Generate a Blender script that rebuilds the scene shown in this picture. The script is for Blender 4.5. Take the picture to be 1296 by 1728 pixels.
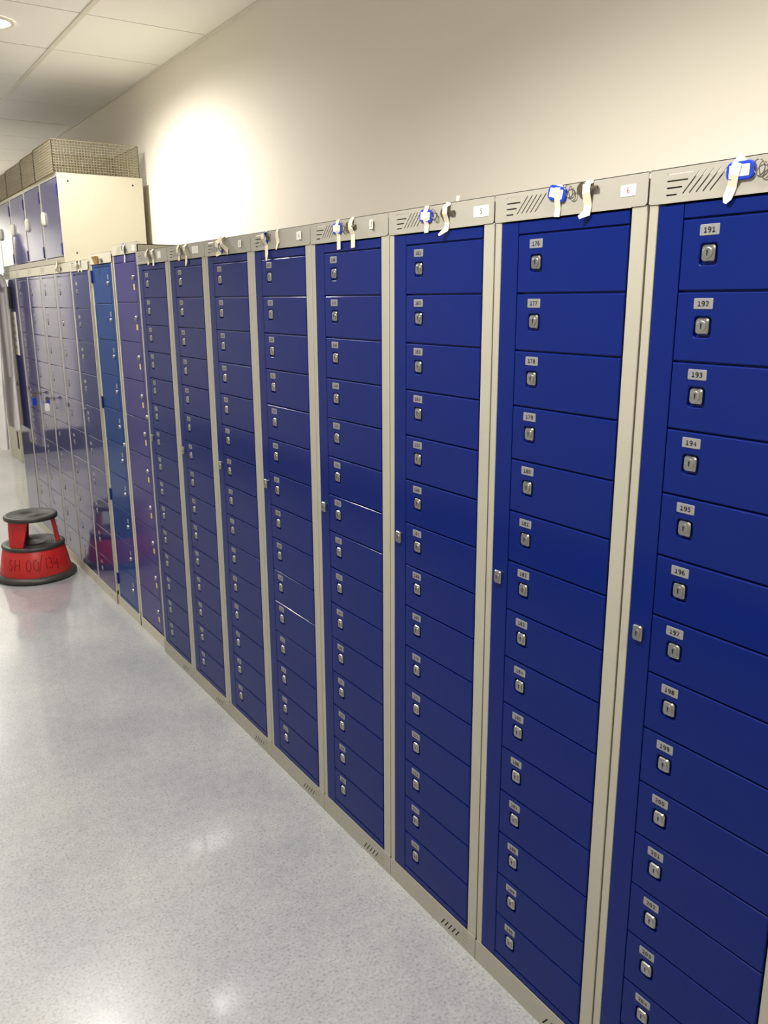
import bpy, bmesh, math, random
from mathutils import Vector, Matrix
random.seed(7)
for o in list(bpy.data.objects): bpy.data.objects.remove(o, do_unlink=True)
SC = bpy.context.scene
COL = SC.collection

# ------------------------------------------------------------------ camera
CAM = (-1.1526, -0.9590, 1.6021); YAW, PITCH, ROLL, FPX = 0.583456, -0.249052, -0.004529, 1410.775
fw = Vector((math.sin(YAW)*math.cos(PITCH), math.cos(YAW)*math.cos(PITCH), math.sin(PITCH)))
rt = Vector((math.cos(YAW), -math.sin(YAW), 0)); up = rt.cross(fw)
r2 = rt*math.cos(ROLL)+up*math.sin(ROLL); u2 = -rt*math.sin(ROLL)+up*math.cos(ROLL)
cd = bpy.data.cameras.new('camera'); cam = bpy.data.objects.new('camera', cd); COL.objects.link(cam)
M = Matrix((r2, u2, -fw)).transposed().to_4x4(); M.translation = Vector(CAM); cam.matrix_world = M
cd.sensor_fit = 'VERTICAL'; cd.sensor_height = 36.0; cd.sensor_width = 27.0; cd.lens = FPX/1728*36.0
cd.clip_start = 0.05; cd.clip_end = 60
SC.camera = cam

# ------------------------------------------------------------------ world, light, exposure
w = bpy.data.worlds.new('world'); SC.world = w; w.use_nodes = True
w.node_tree.nodes['Background'].inputs[0].default_value = (1.0, 0.96, 0.90, 1); w.node_tree.nodes['Background'].inputs[1].default_value = 0.05
SC.view_settings.view_transform = 'Standard'; SC.view_settings.look = 'None'
SC.view_settings.gamma = 1.0; SC.view_settings.exposure = 0.13; SC.view_settings.use_curve_mapping = False
CEIL = 2.76; WALLX = 0.50; LEFTX = -2.30; ENDY = 8.62; BACKY = -3.6
WARM = (1.0, 0.962, 0.915)
# recessed ceiling lights: x, y, spot watts
DOWN = [(-0.35, 3.27, 100, 170), (-0.35, 7.87, 165, 150), (-0.95, 4.87, 62, 160), (-0.95, 0.27, 125, 152), (-0.35, -1.33, 90, 160)]
def spot(x, y, watts, ang):
    l = bpy.data.lights.new('ceiling_lamp_light', 'SPOT'); l.energy = watts; l.color = WARM
    l.spot_size = math.radians(ang); l.spot_blend = 0.55; l.shadow_soft_size = 0.05
    o = bpy.data.objects.new('ceiling_lamp_light', l); COL.objects.link(o); o.location = (x, y, CEIL-0.02); return o
LIGHTS = [spot(*d) for d in DOWN]

# ------------------------------------------------------------------ materials
def s2l(c):
    c = c/255.0
    return c/12.92 if c <= 0.04045 else ((c+0.055)/1.055)**2.4
def rgb(r, g, b): return (s2l(r), s2l(g), s2l(b), 1)
def mat(name, color, rough=0.5, metal=0.0, coat=0.0, coat_rough=0.1, noise=None, bump=None, ior=1.5, emit=None, trans=0, coat_ior=1.5, spec=0.5):
    m = bpy.data.materials.new(name); m.use_nodes = True
    nt = m.node_tree; b = nt.nodes['Principled BSDF']
    b.inputs['Base Color'].default_value = color; b.inputs['Roughness'].default_value = rough
    b.inputs['Metallic'].default_value = metal; b.inputs['IOR'].default_value = ior
    b.inputs['Coat Weight'].default_value = coat; b.inputs['Coat Roughness'].default_value = coat_rough; b.inputs['Coat IOR'].default_value = coat_ior
    b.inputs['Transmission Weight'].default_value = trans; b.inputs['Specular IOR Level'].default_value = spec
    tc = nt.nodes.new('ShaderNodeTexCoord')
    if noise:
        sc, amt = noise
        n = nt.nodes.new('ShaderNodeTexNoise'); n.inputs['Scale'].default_value = sc; n.inputs['Detail'].default_value = 3
        nt.links.new(tc.outputs['Object'], n.inputs['Vector'])
        mx = nt.nodes.new('ShaderNodeMixRGB'); mx.blend_type = 'MIX'
        a = [c*(1-amt) for c in color[:3]]+[1]; d = [min(1, c*(1+amt)) for c in color[:3]]+[1]
        mx.inputs[1].default_value = a; mx.inputs[2].default_value = d
        nt.links.new(n.outputs['Fac'], mx.inputs[0]); nt.links.new(mx.outputs[0], b.inputs['Base Color'])
    if bump:
        sc, st = bump
        n = nt.nodes.new('ShaderNodeTexNoise'); n.inputs['Scale'].default_value = sc; n.inputs['Detail'].default_value = 2
        nt.links.new(tc.outputs['Object'], n.inputs['Vector'])
        bp = nt.nodes.new('ShaderNodeBump'); bp.inputs['Strength'].default_value = st; bp.inputs['Distance'].default_value = 0.0005
        nt.links.new(n.outputs['Fac'], bp.inputs['Height']); nt.links.new(bp.outputs[0], b.inputs['Normal'])
        nt.links.new(bp.outputs[0], b.inputs['Coat Normal'])
    if emit:
        b.inputs['Emission Color'].default_value = emit[0]; b.inputs['Emission Strength'].default_value = emit[1]
    return m
M_BLUE = mat('blue_door_paint', rgb(4, 30, 108), 0.45, spec=0.08, coat=0.42, coat_ior=1.38, coat_rough=0.12, bump=(260, 0.12), noise=(3, 0.04))
M_NAVY = mat('navy_door_paint', rgb(38, 40, 108), 0.4, coat=1.0, coat_rough=0.07, bump=(90, 0.02), noise=(3, 0.04), coat_ior=1.6, spec=0.15)
M_VIOLET = mat('violet_door_paint', rgb(48, 42, 122), 0.42, spec=0.1, coat_ior=1.4, coat=0.5, coat_rough=0.15, bump=(120, 0.06), noise=(3, 0.04))
M_SKY = mat('bright_blue_door_paint', rgb(2, 60, 130), 0.4, spec=0.1, coat_ior=1.4, coat=0.5, coat_rough=0.06, bump=(90, 0.03), noise=(3, 0.04))
M_POST = mat('pale_grey_frame_paint', rgb(180, 176, 159), 0.5, bump=(300, 0.1), noise=(6, 0.03))
M_HEAD = mat('grey_header_paint', rgb(172, 168, 155), 0.5, bump=(300, 0.1), noise=(6, 0.03))
M_CREAM = mat('cream_frame_paint', rgb(206, 201, 180), 0.45, bump=(200, 0.1), noise=(6, 0.03))
M_UPPER = mat('ivory_side_panel_paint', rgb(176, 171, 152), 0.45, bump=(200, 0.1), noise=(6, 0.03))
M_DARK = mat('dark_gap', rgb(30, 29, 30), 0.7)
M_STEEL = mat('nickel_lock_metal', rgb(172, 172, 169), 0.32, metal=1.0, noise=(200, 0.15))
M_KEYHOLE = mat('black_keyhole', rgb(12, 12, 12), 0.6)
M_PLATE = mat('silver_number_plate', rgb(154, 154, 154), 0.4, metal=0.3)
M_INK = mat('black_print', rgb(26, 26, 28), 0.6)
M_TAPE = mat('masking_tape', rgb(238, 228, 200), 0.7, noise=(150, 0.05))
M_PAPER = mat('white_paper', rgb(238, 234, 222), 0.8)
M_RED_INK = mat('red_ink', rgb(196, 60, 52), 0.7)
M_TAGBLUE = mat('blue_tag_plastic', rgb(20, 60, 196), 0.35)
M_TAGWHITE = mat('clear_white_tag_plastic', rgb(225, 228, 232), 0.3)
M_KEY = mat('dull_key_metal', rgb(138, 128, 112), 0.32, metal=0.9, noise=(120, 0.2))
M_YELLOW = mat('yellow_sticker', rgb(240, 226, 130), 0.6)
M_RED = mat('red_stool_plastic', rgb(198, 42, 38), 0.38, bump=(160, 0.15), noise=(5, 0.06))
M_RUBBER = mat('black_ribbed_rubber', rgb(58, 56, 50), 0.42, noise=(14, 0.35), bump=(60, 0.3))
M_MARKER = mat('dark_marker_ink', rgb(96, 10, 16), 0.6)
M_WIRE = mat('wire_mesh_metal', rgb(158, 148, 122), 0.4, metal=0.4, noise=(60, 0.25))
M_COATW = mat('white_cotton', rgb(246, 243, 238), 0.9, noise=(12, 0.05), bump=(700, 0.4))
M_COATSHADE = mat('shaded_white_cotton', rgb(214, 210, 208), 0.9, noise=(12, 0.06), bump=(700, 0.4))  # white cotton with the shade on the rear coat in its colour
M_HINGE = mat('dark_blue_hinge', rgb(20, 26, 104), 0.4)
M_TAN = mat('tan_wooden_tag', rgb(200, 168, 110), 0.7, noise=(60, 0.2))
M_NAVYRECT = mat('navy_rectangle', rgb(22, 26, 96), 0.5)
M_BUTTON = mat('grey_button', rgb(120, 120, 124), 0.4)
M_TRIM = mat('white_trim_paint', rgb(226, 221, 208), 0.5)
M_SKIRT = mat('dark_skirting', rgb(44, 46, 60), 0.5)
M_CEILBAR = mat('ceiling_bar_paint', rgb(226, 221, 208), 0.5)
M_LAMP = mat('lamp_diffuser', rgb(255, 250, 235), 0.5, emit=((1, 0.93, 0.8, 1), 45))

def wall_mat(name, c, bsc=180, bst=0.12):
    m = mat(name, c, 0.75, noise=(0.8, 0.02), bump=(bsc, bst)); return m
M_WALL = wall_mat('cream_wall_paint', rgb(238, 232, 218))
M_ENDW = wall_mat('grey_wall_paint', rgb(226, 224, 216))
M_LEFTW = wall_mat('grey_side_wall_paint', rgb(218, 216, 210))
M_ADDEDDOOR = mat('added_door_dark_paint', rgb(84, 92, 112), 0.5)
M_TILE = wall_mat('ceiling_tile', rgb(244, 242, 236), 400, 0.35)
# speckled vinyl floor
def floor_mat():
    m = bpy.data.materials.new('speckled_vinyl'); m.use_nodes = True; nt = m.node_tree; b = nt.nodes['Principled BSDF']
    tc = nt.nodes.new('ShaderNodeTexCoord')
    def noise(scale, detail, stretch=(1, 1, 1)):
        mp = nt.nodes.new('ShaderNodeMapping'); mp.inputs['Scale'].default_value = stretch
        n = nt.nodes.new('ShaderNodeTexNoise'); n.inputs['Scale'].default_value = scale; n.inputs['Detail'].default_value = detail
        nt.links.new(tc.outputs['Object'], mp.inputs[0]); nt.links.new(mp.outputs[0], n.inputs['Vector']); return n
    def ramp(src, stops):
        r = nt.nodes.new('ShaderNodeValToRGB'); e = r.color_ramp.elements
        while len(e) < len(stops): e.new(0.5)
        for i, (p, c) in enumerate(stops): e[i].position = p; e[i].color = c
        nt.links.new(src, r.inputs[0]); return r
    n1 = noise(2.2, 5); base = ramp(n1.outputs['Fac'], [(0.3, rgb(166, 168, 171)), (0.5, rgb(179, 180, 181)), (0.72, rgb(192, 191, 187))])
    n2 = noise(140, 5); r2_ = ramp(n2.outputs['Fac'], [(0.30, (0.58, 0.60, 0.63, 1)), (0.45, (0.95, 0.95, 0.96, 1)), (0.55, (1, 1, 1, 1)), (0.72, (1.15, 1.15, 1.13, 1))])
    v = nt.nodes.new('ShaderNodeTexVoronoi'); v.inputs['Scale'].default_value = 150
    nt.links.new(tc.outputs['Object'], v.inputs['Vector'])
    r3 = ramp(v.outputs['Color'], [(0.0, (0.72, 0.74, 0.76, 1)), (0.12, (0.97, 0.97, 0.97, 1)), (0.85, (1, 1, 1, 1)), (1.0, (1.1, 1.1, 1.08, 1))])
    mx = nt.nodes.new('ShaderNodeMixRGB'); mx.blend_type = 'MULTIPLY'; mx.inputs[0].default_value = 0.95
    nt.links.new(base.outputs[0], mx.inputs[1]); nt.links.new(r2_.outputs[0], mx.inputs[2])
    mx2 = nt.nodes.new('ShaderNodeMixRGB'); mx2.blend_type = 'MULTIPLY'; mx2.inputs[0].default_value = 0.8
    nt.links.new(mx.outputs[0], mx2.inputs[1]); nt.links.new(r3.outputs[0], mx2.inputs[2])
    n4 = noise(30, 4, (1, 1, 1)); r4 = ramp(n4.outputs['Fac'], [(0.32, (0.90, 0.90, 0.91, 1)), (0.62, (1.02, 1.02, 1.01, 1))])
    mx3 = nt.nodes.new('ShaderNodeMixRGB'); mx3.blend_type = 'MULTIPLY'; mx3.inputs[0].default_value = 0.8
    nt.links.new(mx2.outputs[0], mx3.inputs[1]); nt.links.new(r4.outputs[0], mx3.inputs[2])
    nt.links.new(mx3.outputs[0], b.inputs['Base Color'])
    b.inputs['Roughness'].default_value = 0.3; b.inputs['Coat Weight'].default_value = 0.75; b.inputs['Coat Roughness'].default_value = 0.07
    bp = nt.nodes.new('ShaderNodeBump'); bp.inputs['Strength'].default_value = 0.10; bp.inputs['Distance'].default_value = 0.0006
    n5 = noise(45, 3); nt.links.new(n5.outputs['Fac'], bp.inputs['Height']); nt.links.new(bp.outputs[0], b.inputs['Normal']); nt.links.new(bp.outputs[0], b.inputs['Coat Normal'])
    return m
M_FLOOR = floor_mat()

# ------------------------------------------------------------------ mesh helpers
class MB:
    def __init__(s): s.v = []; s.f = []; s.m = []; s.sm = []
    def add(s, vs, fs, mi=0, smooth=False):
        b = len(s.v); s.v += [tuple(p) for p in vs]
        for f in fs: s.f.append([b+i for i in f]); s.m.append(mi); s.sm.append(smooth)
    def box(s, a, b, mi=0):
        x0, y0, z0 = a; x1, y1, z1 = b
        vs = [(x0,y0,z0),(x1,y0,z0),(x1,y1,z0),(x0,y1,z0),(x0,y0,z1),(x1,y0,z1),(x1,y1,z1),(x0,y1,z1)]
        s.add(vs, [(0,3,2,1),(4,5,6,7),(0,1,5,4),(1,2,6,5),(2,3,7,6),(3,0,4,7)], mi)
    def loops(s, loops, cap0=False, cap1=True, mi=0, smooth=False):
        n = len(loops[0]); vs = [p for l in loops for p in l]; fs = []
        for k in range(len(loops)-1):
            for i in range(n):
                j = (i+1) % n; fs.append((k*n+i, k*n+j, (k+1)*n+j, (k+1)*n+i))
        s.add(vs, fs, mi, smooth)
        if cap0: s.add(loops[0], [tuple(range(n))[::-1]], mi)
        if cap1: s.add(loops[-1], [tuple(range(n))], mi)
    def tube(s, pts, r, n=8, mi=0, closed=False, smooth=True):
        pts = [Vector(p) for p in pts]; L = []; m = len(pts)
        nrm = None
        for i, p in enumerate(pts):
            if closed: t = (pts[(i+1) % m]-pts[i-1]).normalized()
            else: t = (pts[min(i+1, m-1)]-pts[max(i-1, 0)]).normalized()
            if nrm is None:
                nrm = t.cross(Vector((0, 0, 1))); nrm = nrm if nrm.length > 1e-3 else t.cross(Vector((1, 0, 0)))
            nrm = (nrm - t*nrm.dot(t)).normalized(); bn = t.cross(nrm)
            rr = r[i] if isinstance(r, (list, tuple)) else r
            L.append([p+nrm*math.cos(2*math.pi*k/n)*rr+bn*math.sin(2*math.pi*k/n)*rr for k in range(n)])
        if closed: s.loops(L+[L[0]], False, False, mi, smooth)
        else: s.loops(L, True, True, mi, smooth)
    def mesh(s, name, mats):
        me = bpy.data.meshes.new(name); me.from_pydata(s.v, [], s.f); me.validate()
        for m in mats: me.materials.append(m)
        if len(me.polygons) == len(s.m):
            for p, mi, sm in zip(me.polygons, s.m, s.sm): p.material_index = mi; p.use_smooth = sm
        bm = bmesh.new(); bm.from_mesh(me); bmesh.ops.recalc_face_normals(bm, faces=bm.faces); bm.to_mesh(me); bm.free()
        return me
def ob(name, me, parent=None, loc=(0, 0, 0)):
    o = bpy.data.objects.new(name, me); COL.objects.link(o); o.location = loc
    if parent: o.parent = parent
    return o
def tag(o, label, cat, group=None):
    o['label'] = label; o['category'] = cat
    if group: o['group'] = group
    return o
def thing(name, label, cat, loc, group=None):
    o = bpy.data.objects.new(name, None); COL.objects.link(o); o.location = loc; o.empty_display_size = 0.05
    return tag(o, label, cat, group)
def struct(name, mb, mats):
    o = ob(name, mb.mesh(name, mats)); o['kind'] = 'structure'; return o
def rr(cy, cz, w, h, r, x, k=4):
    out = []
    for q, (sy, sz) in enumerate(((1, 1), (-1, 1), (-1, -1), (1, -1))):
        for i in range(k+1):
            a = math.pi/2*(q+i/k); out.append((x, cy+sy*(w/2-r)+r*math.cos(a), cz+sz*(h/2-r)+r*math.sin(a)))
    return out
def boxm(name, a, b, m): mb = MB(); mb.box(a, b); return mb.mesh(name, [m])
def holed(outline, holes, thick):
    """flat sheet in the y,z plane with real cut-outs, front face at x = -thick/2"""
    cu = bpy.data.curves.new('sheet', 'CURVE'); cu.dimensions = '2D'; cu.fill_mode = 'BOTH'; cu.extrude = thick/2
    for poly in [outline]+holes:
        sp = cu.splines.new('POLY'); sp.points.add(len(poly)-1)
        for i, p in enumerate(poly): sp.points[i].co = (p[0], p[1], 0, 1)
        sp.use_cyclic_u = True
    o = bpy.data.objects.new('sheet', cu); COL.objects.link(o)
    me = bpy.data.meshes.new_from_object(o); bpy.data.objects.remove(o); bpy.data.curves.remove(cu)
    for v in me.vertices: v.co = Vector((v.co.z, v.co.x, v.co.y))
    return me
def slot(p, q, wd):
    p = Vector(p); q = Vector(q); d = (q-p).normalized(); n = Vector((-d.y, d.x)); r = wd/2; out = []
    for c, a0 in ((q, -math.pi/2), (p, math.pi/2)):
        for i in range(5):
            a = a0+math.pi*i/4; out.append(tuple(c+d*math.cos(a)*r+n*math.sin(a)*r))
    return out
# printed digits as flat strokes: centre lines in a box 0.62 wide, 1 high
def _arc(cx, cy, rx, ry, a0, a1, n=10): return [(cx+rx*math.cos(math.radians(a0+(a1-a0)*i/n)), cy+ry*math.sin(math.radians(a0+(a1-a0)*i/n))) for i in range(n+1)]
DIG = {'0': [_arc(.31, .5, .23, .42, 0, 360, 20)], '1': [[(.10, .80), (.34, .92), (.34, .08)], [(.10, .08), (.58, .08)]],
 '2': [_arc(.30, .68, .23, .24, 150, -40)+[(.08, .08), (.56, .08)]], '3': [_arc(.28, .71, .23, .21, 140, -85), _arc(.28, .29, .26, .21, 88, -140)],
 '4': [[(.46, .08), (.46, .92), (.05, .34), (.62, .34)]], '5': [[(.52, .92), (.14, .92), (.12, .56)]+_arc(.28, .34, .26, .26, 95, -140)],
 '6': [_arc(.36, .52, .30, .42, 80, 180)+_arc(.31, .31, .24, .23, 180, -180, 16)], '7': [[(.05, .92), (.56, .92), (.20, .06)]],
 '8': [_arc(.31, .71, .20, .20, 0, 360, 14), _arc(.31, .29, .24, .22, 0, 360, 14)], '9': [_arc(.26, .48, .30, .42, -100, 0)+_arc(.31, .69, .24, .23, 0, 360, 16)]}
def put_text(mb, txt, cy, cz, h, x, wf=1.0, mi=1, ang=0.0, th=0.22):
    """digits on a surface that faces -x: reading direction runs towards -y"""
    adv = 0.80*wf; tot = adv*len(txt)-0.18*wf; ca_, sa_ = math.cos(ang), math.sin(ang)
    for k, chh in enumerate(txt):
        for st in DIG[chh]:
            P = [Vector((-tot/2+k*adv+u*wf, v-0.5)) for u, v in st]; closed = (P[0]-P[-1]).length < 1e-4; q = []
            for i, p in enumerate(P):
                if closed and i in (0, len(P)-1): d = (P[1]-P[-2])
                else: d = P[min(i+1, len(P)-1)]-P[max(i-1, 0)]
                d.normalize(); n = Vector((-d.y, d.x))*th/2
                if not closed and i == 0: p = p-d*th*0.3
                if not closed and i == len(P)-1: p = p+d*th*0.3
                for c in (p+n, p-n):
                    a_, b_ = c.x*h, c.y*h; a_, b_ = a_*ca_-b_*sa_, a_*sa_+b_*ca_; q.append((x, cy-a_, cz+b_))
            mb.add(q, [(2*i, 2*i+1, 2*i+3, 2*i+2) for i in range(len(P)-1)], mi)

# ------------------------------------------------------------------ room
def quad_struct(name, a, b, m): mb = MB(); mb.box(a, b); return struct(name, mb, [m])
quad_struct('floor', (LEFTX-0.1, BACKY-0.1, -0.1), (WALLX+0.1, ENDY+0.1, 0), M_FLOOR)
quad_struct('wall_right', (WALLX, BACKY-0.1, 0), (WALLX+0.1, ENDY+0.1, CEIL+0.1), M_WALL)
quad_struct('wall_left', (LEFTX-0.1, BACKY-0.1, 0), (LEFTX, ENDY+0.1, CEIL+0.1), M_LEFTW)
quad_struct('wall_back', (LEFTX, BACKY-0.1, 0), (WALLX, BACKY, CEIL+0.1), M_WALL)
quad_struct('wall_far', (LEFTX, ENDY, 0), (WALLX, ENDY+0.1, CEIL+0.1), M_ENDW)
mb = MB(); mb.box((LEFTX, BACKY, 0), (LEFTX+0.03, ENDY, 0.24)); struct('baseboard_left', mb, [M_SKIRT])
mb = MB(); mb.box((-1.66, ENDY-0.03, 0), (-1.16, ENDY, 2.10)); mb.box((-1.62, ENDY-0.045, 0.01), (-1.20, ENDY-0.03, 2.06), 1); mb.box((-1.36, ENDY-0.09, 0.98), (-1.28, ENDY-0.045, 1.02), 2)  # unseen door added to darken what the far lockers mirror
struct('added_dark_door', mb, [M_ADDEDDOOR, M_ADDEDDOOR, M_STEEL])
mb = MB(); mb.box((-1.14, ENDY-0.03, 0), (-0.35, ENDY, 0.24)); struct('baseboard_far', mb, [M_SKIRT])
# low white pipe casing along the right wall beyond the lockers
mb = MB(); mb.box((0.39, 8.05, 0), (WALLX, ENDY, 0.75)); mb.box((0.387, 8.10, 0.14), (0.391, 8.17, 0.32), 1); mb.box((0.387, 8.30, 0.42), (0.391, 8.36, 0.62), 1)
struct('trim_1', mb, [M_POST, M_DARK])
# tiled ceiling: tiles in one mesh, dark void above their joints
mb = MB(); mb.box((LEFTX, BACKY, CEIL+0.02), (WALLX, ENDY, CEIL+0.1), 1)
BARX = -0.05; xs = [LEFTX, -1.85, -1.25, -0.65, BARX, WALLX]; g = 0.0035
y = 2.37-0.6*10; ys = []
while y < ENDY+0.6: ys.append(y); y += 0.6
for i in range(len(xs)-1):
    for j in range(len(ys)-1):
        y0 = max(ys[j], BACKY); y1 = min(ys[j+1], ENDY)
        if y1-y0 < 0.02: continue
        a = (xs[i]+g, y0+g, CEIL+random.uniform(0, 0.0015)); mb.box(a, (xs[i+1]-g, y1-g, CEIL+0.018), 0)
for xx in xs[1:-1]: mb.box((xx-0.011, BACKY, CEIL-0.004), (xx+0.011, ENDY, CEIL+0.01), 2)
struct('ceiling', mb, [M_TILE, M_DARK, M_CEILBAR])
mb = MB(); mb.box((WALLX-0.012, BACKY, CEIL-0.008), (WALLX, ENDY, CEIL+0.003)); struct('trim_2', mb, [M_CEILBAR])

# ceiling lamps
lamp_labels = ['recessed round ceiling lamp glowing above the row, in the top left corner of the photo',
  'recessed round ceiling lamp at the far end of the corridor', 'recessed round ceiling lamp, second tile row out, above the kick stool',
  'recessed round ceiling lamp just above the viewpoint', 'recessed round ceiling lamp near the wall, behind the viewpoint']
for (x, y, wt, an), lb, lo in zip(DOWN, lamp_labels, LIGHTS):
    t = thing('ceiling_lamp', lb, 'ceiling lamp', (x, y, CEIL), 'recessed ceiling lamps')
    mb = MB(); n = 28
    ring = lambda r, z: [(r*math.cos(2*math.pi*i/n), r*math.sin(2*math.pi*i/n), z) for i in range(n)]
    mb.loops([ring(0.088, 0), ring(0.086, -0.006), ring(0.070, -0.008), ring(0.066, -0.001)], False, False, 0, True)
    ob('rim', mb.mesh('rim', [M_TRIM]), t)
    mb = MB(); mb.loops([ring(0.0665, -0.001), ring(0.066, -0.0035)], False, True); ob('diffuser', mb.mesh('diffuser', [M_LAMP]), t)
    lo.parent = t; lo.location = (0, 0, -0.03)

# ------------------------------------------------------------------ lockers
def lock_mesh(w, h, prot=0.004, x0=0.0):
    mb = MB(); r = min(w, h)*0.22
    mb.loops([rr(0, 0, w, h, r, x0), rr(0, 0, w, h, r, x0-prot*0.7), rr(0, 0, w-0.003, h-0.003, r, x0-prot)], False, True, 0)
    n = 18
    def c(rad, x, ky=1.0): return [(x, rad*math.cos(2*math.pi*i/n), rad*ky*math.sin(2*math.pi*i/n)) for i in range(n)]
    R = w*0.37
    mb.loops([c(R, x0-prot), c(R, x0-prot-0.0009), c(R*0.9, x0-prot-0.0013)], False, True, 0, False)
    x = x0-prot-0.0016
    mb.add([(x, -0.0008, -R*0.5), (x, 0.0008, -R*0.5), (x, 0.0012, R*0.1), (x, 0.0017, R*0.35), (x, 0, R*0.62), (x, -0.0017, R*0.35), (x, -0.0012, R*0.1)], [tuple(range(7))], 1)
    return mb.mesh('lock', [M_STEEL, M_KEYHOLE])
def round_lock_mesh(R):
    mb = MB(); n = 18
    def c(rad, x): return [(x, rad*math.cos(2*math.pi*i/n), rad*math.sin(2*math.pi*i/n)) for i in range(n)]
    mb.loops([c(R, 0), c(R, -0.004), c(R*0.8, -0.007), c(R*0.55, -0.0078)], False, True, 0, True)
    x = -0.0082; mb.add([(x, -0.001, -R*0.35), (x, 0.001, -R*0.35), (x, 0.001, R*0.35), (x, -0.001, R*0.35)], [(0, 1, 2, 3)], 1)
    return mb.mesh('lock', [M_STEEL, M_KEYHOLE])
def door_mesh(w, h, rec, m, bev=0.0020, depth=0.016):
    """door panel: origin at its middle, front face x=0; rec = (cy, cz, w, h) pressed recess or None"""
    mb = MB(); r = 0.0015
    L = [rr(0, 0, w, h, r, depth), rr(0, 0, w, h, r, bev), rr(0, 0, w-bev, h-bev, r, bev*0.35), rr(0, 0, w-2*bev, h-2*bev, r, 0)]
    if rec:
        cy, cz, rw, rh = rec
        L += [rr(cy, cz, rw, rh, 0.007, 0), rr(cy, cz, rw-0.003, rh-0.003, 0.006, 0.0009), rr(cy, cz, rw-0.006, rh-0.006, 0.004, 0.0065)]
    mb.loops(L, False, True)
    return mb.mesh('small_door', [m])
def sheet_obj(name, me, m, parent, loc):
    me.materials.clear(); me.materials.append(m)
    return ob(name, me, parent, loc)

VENT = []
def vents(W, sx=1.0, mirror=False, dz=0.0, wd=0.0024, hz=True, dg=True):
    out = []
    if hz:
        for s0, s1, z in ((0.036, 0.082, 1.7905), (0.036, 0.073, 1.7802), (0.036, 0.063, 1.7700), (0.036, 0.054, 1.7595)):
            out.append(slot((W-s0, z+dz), (W-s1, z+dz), wd))
    if dg:
        for i in range(5):
            d = 0.01225*i; out.append(slot((W-0.066-d, 1.760+dz), (W-0.094-d, 1.7895+dz), wd))
    return out
def plinth_vents(W):
    out = []; k = W/0.381
    for i in range(5):
        d = 0.0152*i; out.append(slot((W-(0.241+d)*k, 0.0095+i*0.001), (W-(0.256+d)*k, 0.031+i*0.001), 0.0034))
    for s0, z in ((0.331, 0.044), (0.322, 0.0335), (0.313, 0.0225), (0.304, 0.0115)):
        out.append(slot((W-s0*k, z), (W-0.350*k, z), 0.0022))
    return out
_cache = {}
def plate_obj(txt, parent, cy, cz, w=0.0345, h=0.0165, x=-0.0006, blank=False):
    mb = MB()
    mb.loops([rr(0, 0, w, h, 0.0018, 0.0006), rr(0, 0, w, h, 0.0018, 0), rr(0, 0, w-0.001, h-0.001, 0.0014, -0.0003)], False, True, 0)
    if txt: put_text(mb, txt, 0, 0, h*0.50, -0.0005, 1.1, 1)
    o = ob('number_plate', mb.mesh('number_plate', [M_PLATE, M_INK]), parent, (x, cy, cz)); return o

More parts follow.
